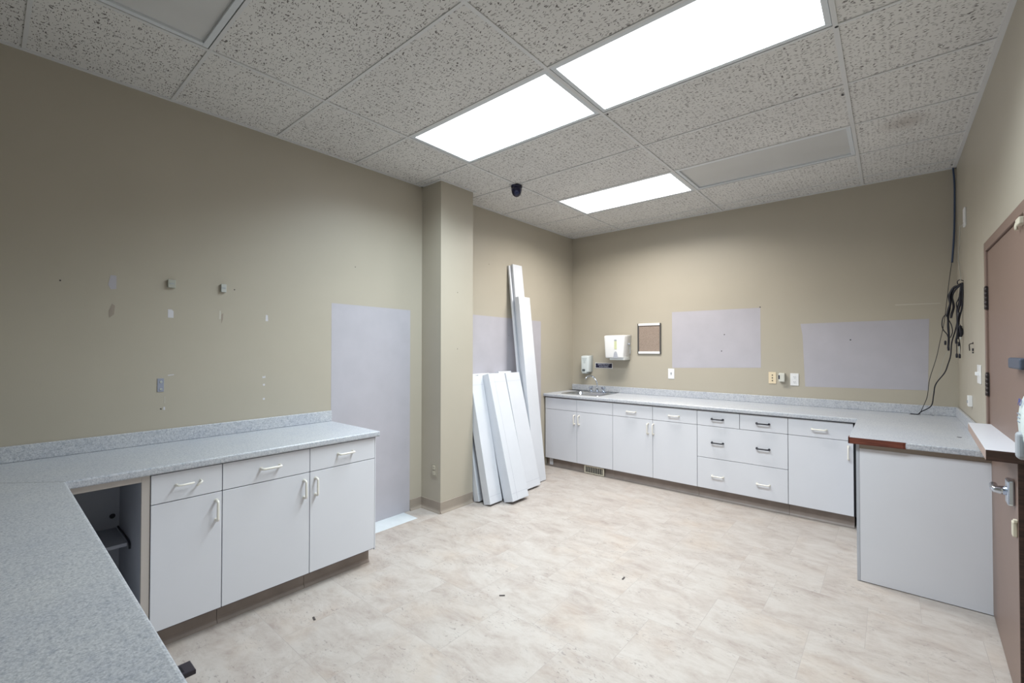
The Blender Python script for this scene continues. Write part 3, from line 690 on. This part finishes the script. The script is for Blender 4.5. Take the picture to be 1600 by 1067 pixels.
# ------------------------------------------------------------------ right wall fittings
def rplate(name, yc, zc, w_, h_, label, cat, d_=.006):
    r = thing(name, (W, yc, zc-h_/2), label, cat)
    b = new(); box(b, (W-d_, yc-w_/2, zc-h_/2), (W-.0005, yc+w_/2, zc+h_/2), bev=.002); obj('face_plate', b, M['white_pl'], r); return r
r = rplate('light_switch', 9.085, 1.308, .13, .118, 'white double light switch between door and hook on the right wall', 'switch')
for y in (9.06, 9.11):
    b = new(); box(b, (W-.020, y-.005, 1.300), (W-.005, y+.005, 1.322), bev=.002); obj('toggle', b, M['white_pl'], r)
r = rplate('phone_jack', 9.46, 1.106, .06, .075, 'small white jack just above the peninsula worktop', 'jack', .022)
b = new(); box(b, (W-.026, 9.45, 1.09), (W-.021, 9.47, 1.11), bev=.001); obj('port', b, M['grey_pl'], r)
r = rplate('cable_jack', 9.675, 2.435, .075, .135, 'white cable jack plate high on the right wall beside the corner', 'jack', .012)
b = new(); tube(b, smooth_path([(W-.01, 9.675, 2.40), (3.748, 9.72, 2.385), (3.750, 9.86, 2.40), (3.752, 9.92, 2.30), (3.750, 9.985, 2.20), (3.751, 9.95, 2.12), (3.75, 9.86, 2.03), (3.748, 9.84, 1.99)]), .0028, 8); obj('cable', b, M['white_cable'], r)
r = thing('wall_hook', (W, 9.365, 1.44), 'small black hook bracket on the right wall above the light switch', 'hook')
b = new(); box(b, (W-.006, 9.345, 1.452), (W-.0005, 9.385, 1.472), bev=.003); box(b, (W-.006, 9.350, 1.438), (W-.0005, 9.382, 1.447), bev=.002); obj('base', b, M['blackpl'], r)
b = new(); tube(b, rounded_path([(W-.004, 9.365, 1.505), (W-.02, 9.365, 1.50), (W-.018, 9.365, 1.455)], .008), .003, 8); lathe(b, (W, 9.365, 1.507), ((.007, -.0005), (.007, -.004)), 'x', 12); obj('hook', b, M['hinge'], r)

# hand sanitiser dispenser beside the door
r = thing('sanitizer_dispenser', (W, 7.32, 1.08), 'white hand sanitizer dispenser with blue lettering cut off at the right edge', 'dispenser')
b = new()
prof = [(3.764, 1.08), (3.69, 1.10), (3.676, 1.16), (3.672, 1.22), (3.678, 1.28), (3.695, 1.325), (3.725, 1.345), (3.764, 1.35)]
for ya, yb_ in ((7.25, 7.37),):
    A = [b.verts.new((x+.006, ya, z)) for x, z in prof]; A2 = [b.verts.new((x, ya+.012, z)) for x, z in prof]; B2 = [b.verts.new((x, yb_-.012, z)) for x, z in prof]; B = [b.verts.new((x+.006, yb_, z)) for x, z in prof]
    for P, Q in ((A, A2), (A2, B2), (B2, B)):
        for k in range(len(prof)-1):
            f = b.faces.new((P[k], P[k+1], Q[k+1], Q[k])); f.smooth = True
    b.faces.new(A); b.faces.new(B[::-1])
obj('body', b, mat('off_white_plastic', (.66, .74, .74), .3), r)
b = new(); box(b, (3.662, 7.30, 1.092), (3.70, 7.345, 1.185), bev=.012, seg=3); obj('push_bar', b, M['grey_pl'], r)
MT = Matrix.Translation((3.674, 7.332, 1.285)) @ Matrix.Rotation(-math.pi/2, 4, 'Z') @ Matrix.Rotation(math.pi/2-.12, 4, 'X')
textmesh('PU', .034, M['text_b'], r, 'lettering', MT, width=.046)
b = new()
for k in range(3): box(b, (3.6705, 7.315, 1.245-k*.014), (3.6715, 7.355, 1.248-k*.014))
obj('print_lines', b, mat('grey_blue_print', (.25, .32, .42), .5), r)

# ------------------------------------------------------------------ left wall bits
def clip_box(yc, zc, w_, h_, label):
    r = thing('mounting_clip', (0, yc, zc-h_/2), label, 'wall clip')
    b = new(); box(b, (.0005, yc-w_/2, zc-h_/2), (.018, yc+w_/2, zc+h_/2), bev=.002); obj('block', b, mat('clip_grey', (.42, .43, .38), .5) if w_ > .035 else M['plug_w'], r)
    b = new(); box(b, (.0175, yc-w_*.3, zc-.003), (.0195, yc+w_*.3, zc+.003)); obj('slot', b, M['grey_pl'], r)
clip_box(5.757, 1.861, .038, .048, 'left one of two small grey plastic clips on the left wall')
clip_box(6.033, 1.862, .030, .052, 'right one of two small grey plastic clips on the left wall')
def patch(pts, m_, lab=None, name='torn_tape_mark'):
    b = new(); vs_ = [b.verts.new((.0009, y, z)) for y, z in pts]; b.faces.new(vs_); obj(name, b, m_, WLo, label=lab)
tapew = mat('white_tape', (.62, .62, .66), .6)
patch([(5.742, 1.655), (5.770, 1.655), (5.770, 1.695), (5.762, 1.705), (5.742, 1.706)], tapew)
patch([(6.012, 1.66), (6.022, 1.66), (6.022, 1.715), (6.014, 1.715)], M['scuff'])
patch([(6.025, 1.63), (6.034, 1.66), (6.036, 1.70), (6.026, 1.69)], M['cove'])
patch([(6.295, 1.66), (6.312, 1.66), (6.310, 1.70), (6.297, 1.705)], tapew)
patch([(5.470, 1.825), (5.482, 1.80), (5.505, 1.805), (5.505, 1.88), (5.480, 1.88)], M['bare'])
patch([(5.476, 1.64), (5.496, 1.66), (5.500, 1.71), (5.488, 1.72), (5.474, 1.68)], M['cove'])
patch([(5.745, 1.303), (5.775, 1.307), (5.775, 1.312), (5.745, 1.309)], tapew)
patch([(5.729, 1.14), (5.732, 1.14), (5.732, 1.18), (5.729, 1.18)], M['scuff']); patch([(5.724, 1.10), (5.734, 1.10), (5.732, 1.118), (5.725, 1.118)], tapew); patch([(5.706, 1.108), (5.716, 1.102), (5.716, 1.112)], M['dark'])
patch([(6.278, 1.262), (6.298, 1.264), (6.296, 1.28), (6.288, 1.272), (6.278, 1.278)], tapew)
for z in (1.216, 1.118): patch([(6.288+.008*math.cos(a*math.pi/3), z+.008*math.sin(a*math.pi/3)) for a in range(6)], tapew)
r = thing('bracket_plate', (0, 5.71, 1.20), 'small blue-grey screwed plate on the left wall above the worktop', 'bracket')
b = new(); box(b, (.0005, 5.694, 1.21), (.003, 5.726, 1.29), bev=.001); obj('plate', b, mat('blue_grey_metal', (.30, .32, .40), .5), r)
for z in (1.225, 1.268):
    b = new(); lathe(b, (.003, 5.711, z), ((.007, 0), (.006, .002), (.0025, .0022), (.0025, .001)), 'x', 12); obj('screw', b, M['plug_w'], r)

# ------------------------------------------------------------------ security camera
r = thing('security_camera', (.70, 8.20, H), 'dark navy dome security camera on the ceiling', 'camera')
b = new(); lathe(b, (.70, 8.20, H-.002), ((.052, 0), (.053, -.012), (.050, -.018)), 'z', 28); obj('mount', b, M['navy'], r)
b = new(); lathe(b, (.70, 8.20, H-.002), ((.050, -.016), (.048, -.045), (.042, -.07), (.030, -.09), (.014, -.10), (.004, -.102)), 'z', 28); DM = obj('dome', b, M['navy'], r)
b = new(); d0 = (Vector(CAM)-Vector((.70, 8.20, H-.06))).normalized()
rot = d0.to_track_quat('Z', 'Y').to_matrix().to_4x4()
bb2 = bmesh.new(); lathe(bb2, (0, 0, 0), ((.020, .030), (.020, .047), (.015, .049), (.014, .045), (.004, .045)), 'z', 20); bb2.transform(Matrix.Translation((.70, 8.20, H-.062)) @ rot); merge(b, bb2)
obj('lens', b, mat('lens_blue', (.03, .04, .12), .15), r)

# ------------------------------------------------------------------ leaning boxes and boards
def leaning(name, label, cat, group, bx, by0, by1, tx, tz, thick, dy=0.0, m_=None, fold=None, cap=True):
    """front face from floor line x=bx (y by0..by1) up to x=tx, z=tz (shifted by dy along the wall)"""
    a = Vector((tx-bx, dy, tz)); L = a.length; a.normalize()
    wv = Vector((0, 1, 0)); wv = (wv-a*a.dot(wv)).normalized(); n = a.cross(wv)
    if n.x > 0: n = -n                       # towards the wall
    wd = by1-by0; o = Vector((bx, by0, 0))
    P = [o+wv*(wd*i)+n*(thick*j)+a*(L*k) for i in (0, 1) for j in (0, 1) for k in (0, 1)]
    dz = -min(p.z for p in P)+.001; dx = max(0, .001-min(p.x for p in P))
    T = Matrix.Translation(Vector((dx, 0, dz)))
    rootloc = (bx+dx-.5*thick, (by0+by1)/2, 0)
    r = thing(name, rootloc, label, cat, group)
    def loc_box(lo, hi, mi=0, bev=0.0):
        q = bmesh.new(); box(q, lo, hi, mi, bev)
        Rm = Matrix((wv, n, a)).transposed().to_4x4(); Rm.translation = o
        q.transform(T @ Rm); return q
    b = new(); merge(b, loc_box((0, 0, 0), (wd, thick, L), 0, .003)); obj('carton' if cat == 'box' else 'board', b, m_ or M['card'], r)
    if fold:
        b = new()
        for fx_ in fold: merge(b, loc_box((wd*fx_-.0008, -.0006, .004), (wd*fx_+.0008, .0004, L-.004)))
        obj('fold_line', b, M['crease'], r)
    if cap and cat == 'box':
        for h in (.07, L-.09):
            b = new(); merge(b, loc_box((.004, -.0007, h), (wd-.004, .0004, h+.002))); obj('flap_edge', b, M['crease'], r)
    return r
G1 = 'long white boxes leaning beside the pillar'
leaning('long_box', 'long white box half hidden behind the pillar, rearmost at the left end', 'box', G1, .345, 8.070, 8.24, .10, 1.19, .07)
leaning('long_box', 'leftmost front long white box leaning beside the pillar', 'box', G1, .495, 8.068, 8.236, .23, 1.18, .085)
leaning('long_box', 'long white box mostly hidden behind the wide front box, against the wall', 'box', G1, .375, 8.25, 8.50, .072, 1.19, .07, cap=False)
leaning('long_box', 'long white box wedged directly behind the wide front box', 'box', G1, .470, 8.242, 8.46, .165, 1.185, .075, cap=False)
leaning('long_box', 'wide foremost long white box with a fold down its face', 'box', G1, .625, 8.240, 8.480, .305, 1.19, .115, dy=.0, fold=(.30,))
leaning('long_box', 'long white box hidden behind the rightmost short box, against the wall', 'box', G1, .37, 8.64, 8.85, .08, 1.20, .07, cap=False)
leaning('long_box', 'rightmost short long white box, left of the tall boards', 'box', G1, .48, 8.635, 8.868, .185, 1.185, .085)
G2 = 'tall white boards leaning on the left wall'
leaning('tall_board', 'rearmost thin tall white board against the wall', 'board', G2, .30, 8.875, 9.02, .026, 2.41, .022)
leaning('tall_board', 'tall white board with the highest top edge, middle of the three', 'board', G2, .335, 8.905, 9.07, .058, 2.425, .028)
leaning('tall_board', 'front shorter and wider white board of the three tall ones', 'board', G2, .395, 8.885, 9.085, .162, 2.045, .052)

# ------------------------------------------------------------------ cables in the far right corner
b = new()
tube(b, smooth_path([(3.745, 10.22, H-.002), (3.752, 10.22, 2.84), (3.751, 10.225, 2.60), (3.745, 10.225, 2.39), (3.732, 10.22, 2.184)]), [.0065]*25, 8)
b2 = obj('cable_bundle', b, M['blue_cable'], label='thick dark blue cable running down the far right corner from the ceiling', cat='cable')
b = new()
tube(b, smooth_path([(3.730, 10.215, 2.19), (3.712, 10.215, 2.027), (3.695, 10.215, 1.841), (3.678, 10.21, 1.68), (3.65, 10.19, 1.52), (3.626, 10.17, 1.387), (3.584, 10.165, 1.21), (3.568, 10.17, 1.064), (3.534, 10.17, .955), (3.515, 10.176, .909)]), .0022, 8)
obj('thin_cable', b, M['blackpl'], label='thin dark cable hanging down the back wall to the worktop slot', cat='cable')
b = new()
tube(b, smooth_path([(3.70, 10.16, 1.45), (3.673, 10.16, 1.388), (3.639, 10.16, 1.223), (3.609, 10.165, 1.122), (3.564, 10.175, 1.038), (3.535, 10.18, .95), (3.52, 10.18, .909)]), .0016, 8)
obj('thin_cable', b, M['white_cable'], label='thin pale cable hanging to the worktop slot beside the black one', cat='cable')
b = new()
tube(b, smooth_path([(3.742, 9.88, 1.75), (3.724, 9.93, 1.616), (3.705, 9.96, 1.518), (3.700, 10.0, 1.412), (3.688, 10.06, 1.34), (3.672, 10.12, 1.27), (3.62, 10.15, 1.172), (3.607, 10.15, 1.086), (3.591, 10.15, .99), (3.53, 10.17, .934), (3.507, 10.176, .910), (3.46, 10.176, .909)]), .0042, 8)
obj('power_cable', b, M['blackpl'], label='black power cable running from the hanging bundle to the worktop slot', cat='cable')
r = thing('hanging_cables', (W, 9.85, 1.40), 'bundle of tangled black cables with plugs hanging from a hook by the corner', 'cables')
b = new(); tube(b, smooth_path([(W-.001, 9.84, 1.985), (3.745, 9.845, 1.995), (3.732, 9.85, 1.985), (3.735, 9.855, 1.965), (3.75, 9.855, 1.962), (3.757, 9.85, 1.975)]), .0035, 8); obj('hook', b, M['blackpl'], r)
def strand(pts, rad=.0045, n=1, jit=.006, name='cable'):
    b = new()
    for k in range(n):
        q = [Vector(p)+Vector((random.uniform(-jit, jit), random.uniform(-jit, jit)*2, random.uniform(-jit, jit))) for p in pts]
        q = [Vector((min(v.x, W-.006), v.y, v.z)) for v in q]
        tube(b, smooth_path(q), rad*(1.35 if n > 1 else 1.2), 7)
    obj(name, b, M['blackpl'], r)
Y = 9.90
strand([(3.752, Y-.03, 1.965), (3.735, Y, 1.952), (3.712, Y+.02, 1.940), (3.694, Y+.03, 1.885), (3.700, Y+.03, 1.828), (3.690, Y+.03, 1.78), (3.680, Y+.03, 1.72)], .0048, 5, .006)
strand([(3.752, Y-.03, 1.960), (3.735, Y, 1.94), (3.718, Y+.02, 1.915), (3.706, Y+.03, 1.87), (3.716, Y+.03, 1.80), (3.706, Y+.03, 1.74), (3.699, Y+.03, 1.712)], .0045, 2, .003)
strand([(3.682, Y+.03, 1.74), (3.683, Y+.03, 1.65), (3.684, Y+.03, 1.558), (3.684, Y+.03, 1.472)], .0036, 3, .004)
strand([(3.680, Y+.03, 1.75), (3.655, Y+.03, 1.715), (3.648, Y+.03, 1.665), (3.655, Y+.03, 1.62), (3.676, Y+.03, 1.58), (3.684, Y+.03, 1.54)], .0028, 1, .001)
strand([(3.684, Y+.03, 1.70), (3.700, Y+.03, 1.66), (3.707, Y+.03, 1.60), (3.694, Y+.03, 1.555)], .0026, 1, .001)
strand([(3.757, Y-.03, 1.965), (3.752, Y-.02, 1.89), (3.748, Y, 1.819), (3.736, Y, 1.77), (3.734, Y, 1.70), (3.736, Y, 1.60), (3.730, Y, 1.545)], .0045, 5, .005)
strand([(3.757, Y-.04, 1.96), (3.742, Y, 1.86), (3.728, Y, 1.82), (3.734, Y, 1.77)], .003, 1, .001)
strand([(3.760, Y-.06, 1.975), (3.760, Y-.05, 1.875), (3.757, Y-.02, 1.791), (3.745, Y, 1.70), (3.740, Y, 1.66)], .0036, 2, .002)
strand([(3.740, Y, 1.67), (3.752, Y-.01, 1.645), (3.757, Y-.01, 1.64), (3.745, Y, 1.628)], .0016, 1, .0)
strand([(3.744, Y, 1.65), (3.755, Y, 1.60), (3.748, Y, 1.565)], .006, 3, .006)
strand([(3.728, Y, 1.56), (3.727, Y, 1.52), (3.727, Y, 1.43)], .0022, 1, .0)
strand([(3.738, Y, 1.56), (3.746, Y, 1.50), (3.744, Y, 1.43)], .0022, 1, .0)
def plug(p, l=.035, w_=.007, m_='blackpl'):
    b = new(); p = Vector(p); tube(b, [p+Vector((0, 0, l/2)), p+Vector((0, 0, l*.3)), p-Vector((0, 0, l*.3)), p-Vector((0, 0, l/2))], [w_*.5, w_, w_, w_*.8], 8); obj('plug', b, M[m_], r)
for p in ((3.684, Y+.03, 1.47), (3.666, Y+.03, 1.515), (3.727, Y, 1.415), (3.743, Y, 1.412), (3.725, Y, 1.525), (3.739, Y, 1.505)): plug(p)
plug((3.742, Y-.005, 1.46), .06, .003, 'plug_w')
plug((3.750, Y-.01, 1.55), .02, .004, 'plug_w')

# debris specks on the floor
deb = mat('dark_debris', (.06, .05, .05), .8)
for (x, y, lab) in ((2.02, 7.68, 'small dark scrap on the floor farthest from the camera'), (1.56, 7.03, 'small dark leaf-like scrap in the middle of the floor'), (.93, 6.20, 'small dark scrap on the floor near the left cabinets')):
    b = new(); a = random.random()*3; q = bmesh.new(); box(q, (-.017, -.005, 0), (.017, .005, .003), bev=.001)
    q.transform(Matrix.Translation((x, y, .0005)) @ Matrix.Rotation(a, 4, 'Z')); merge(b, q); obj('floor_scrap', b, deb, label=lab, cat='debris')
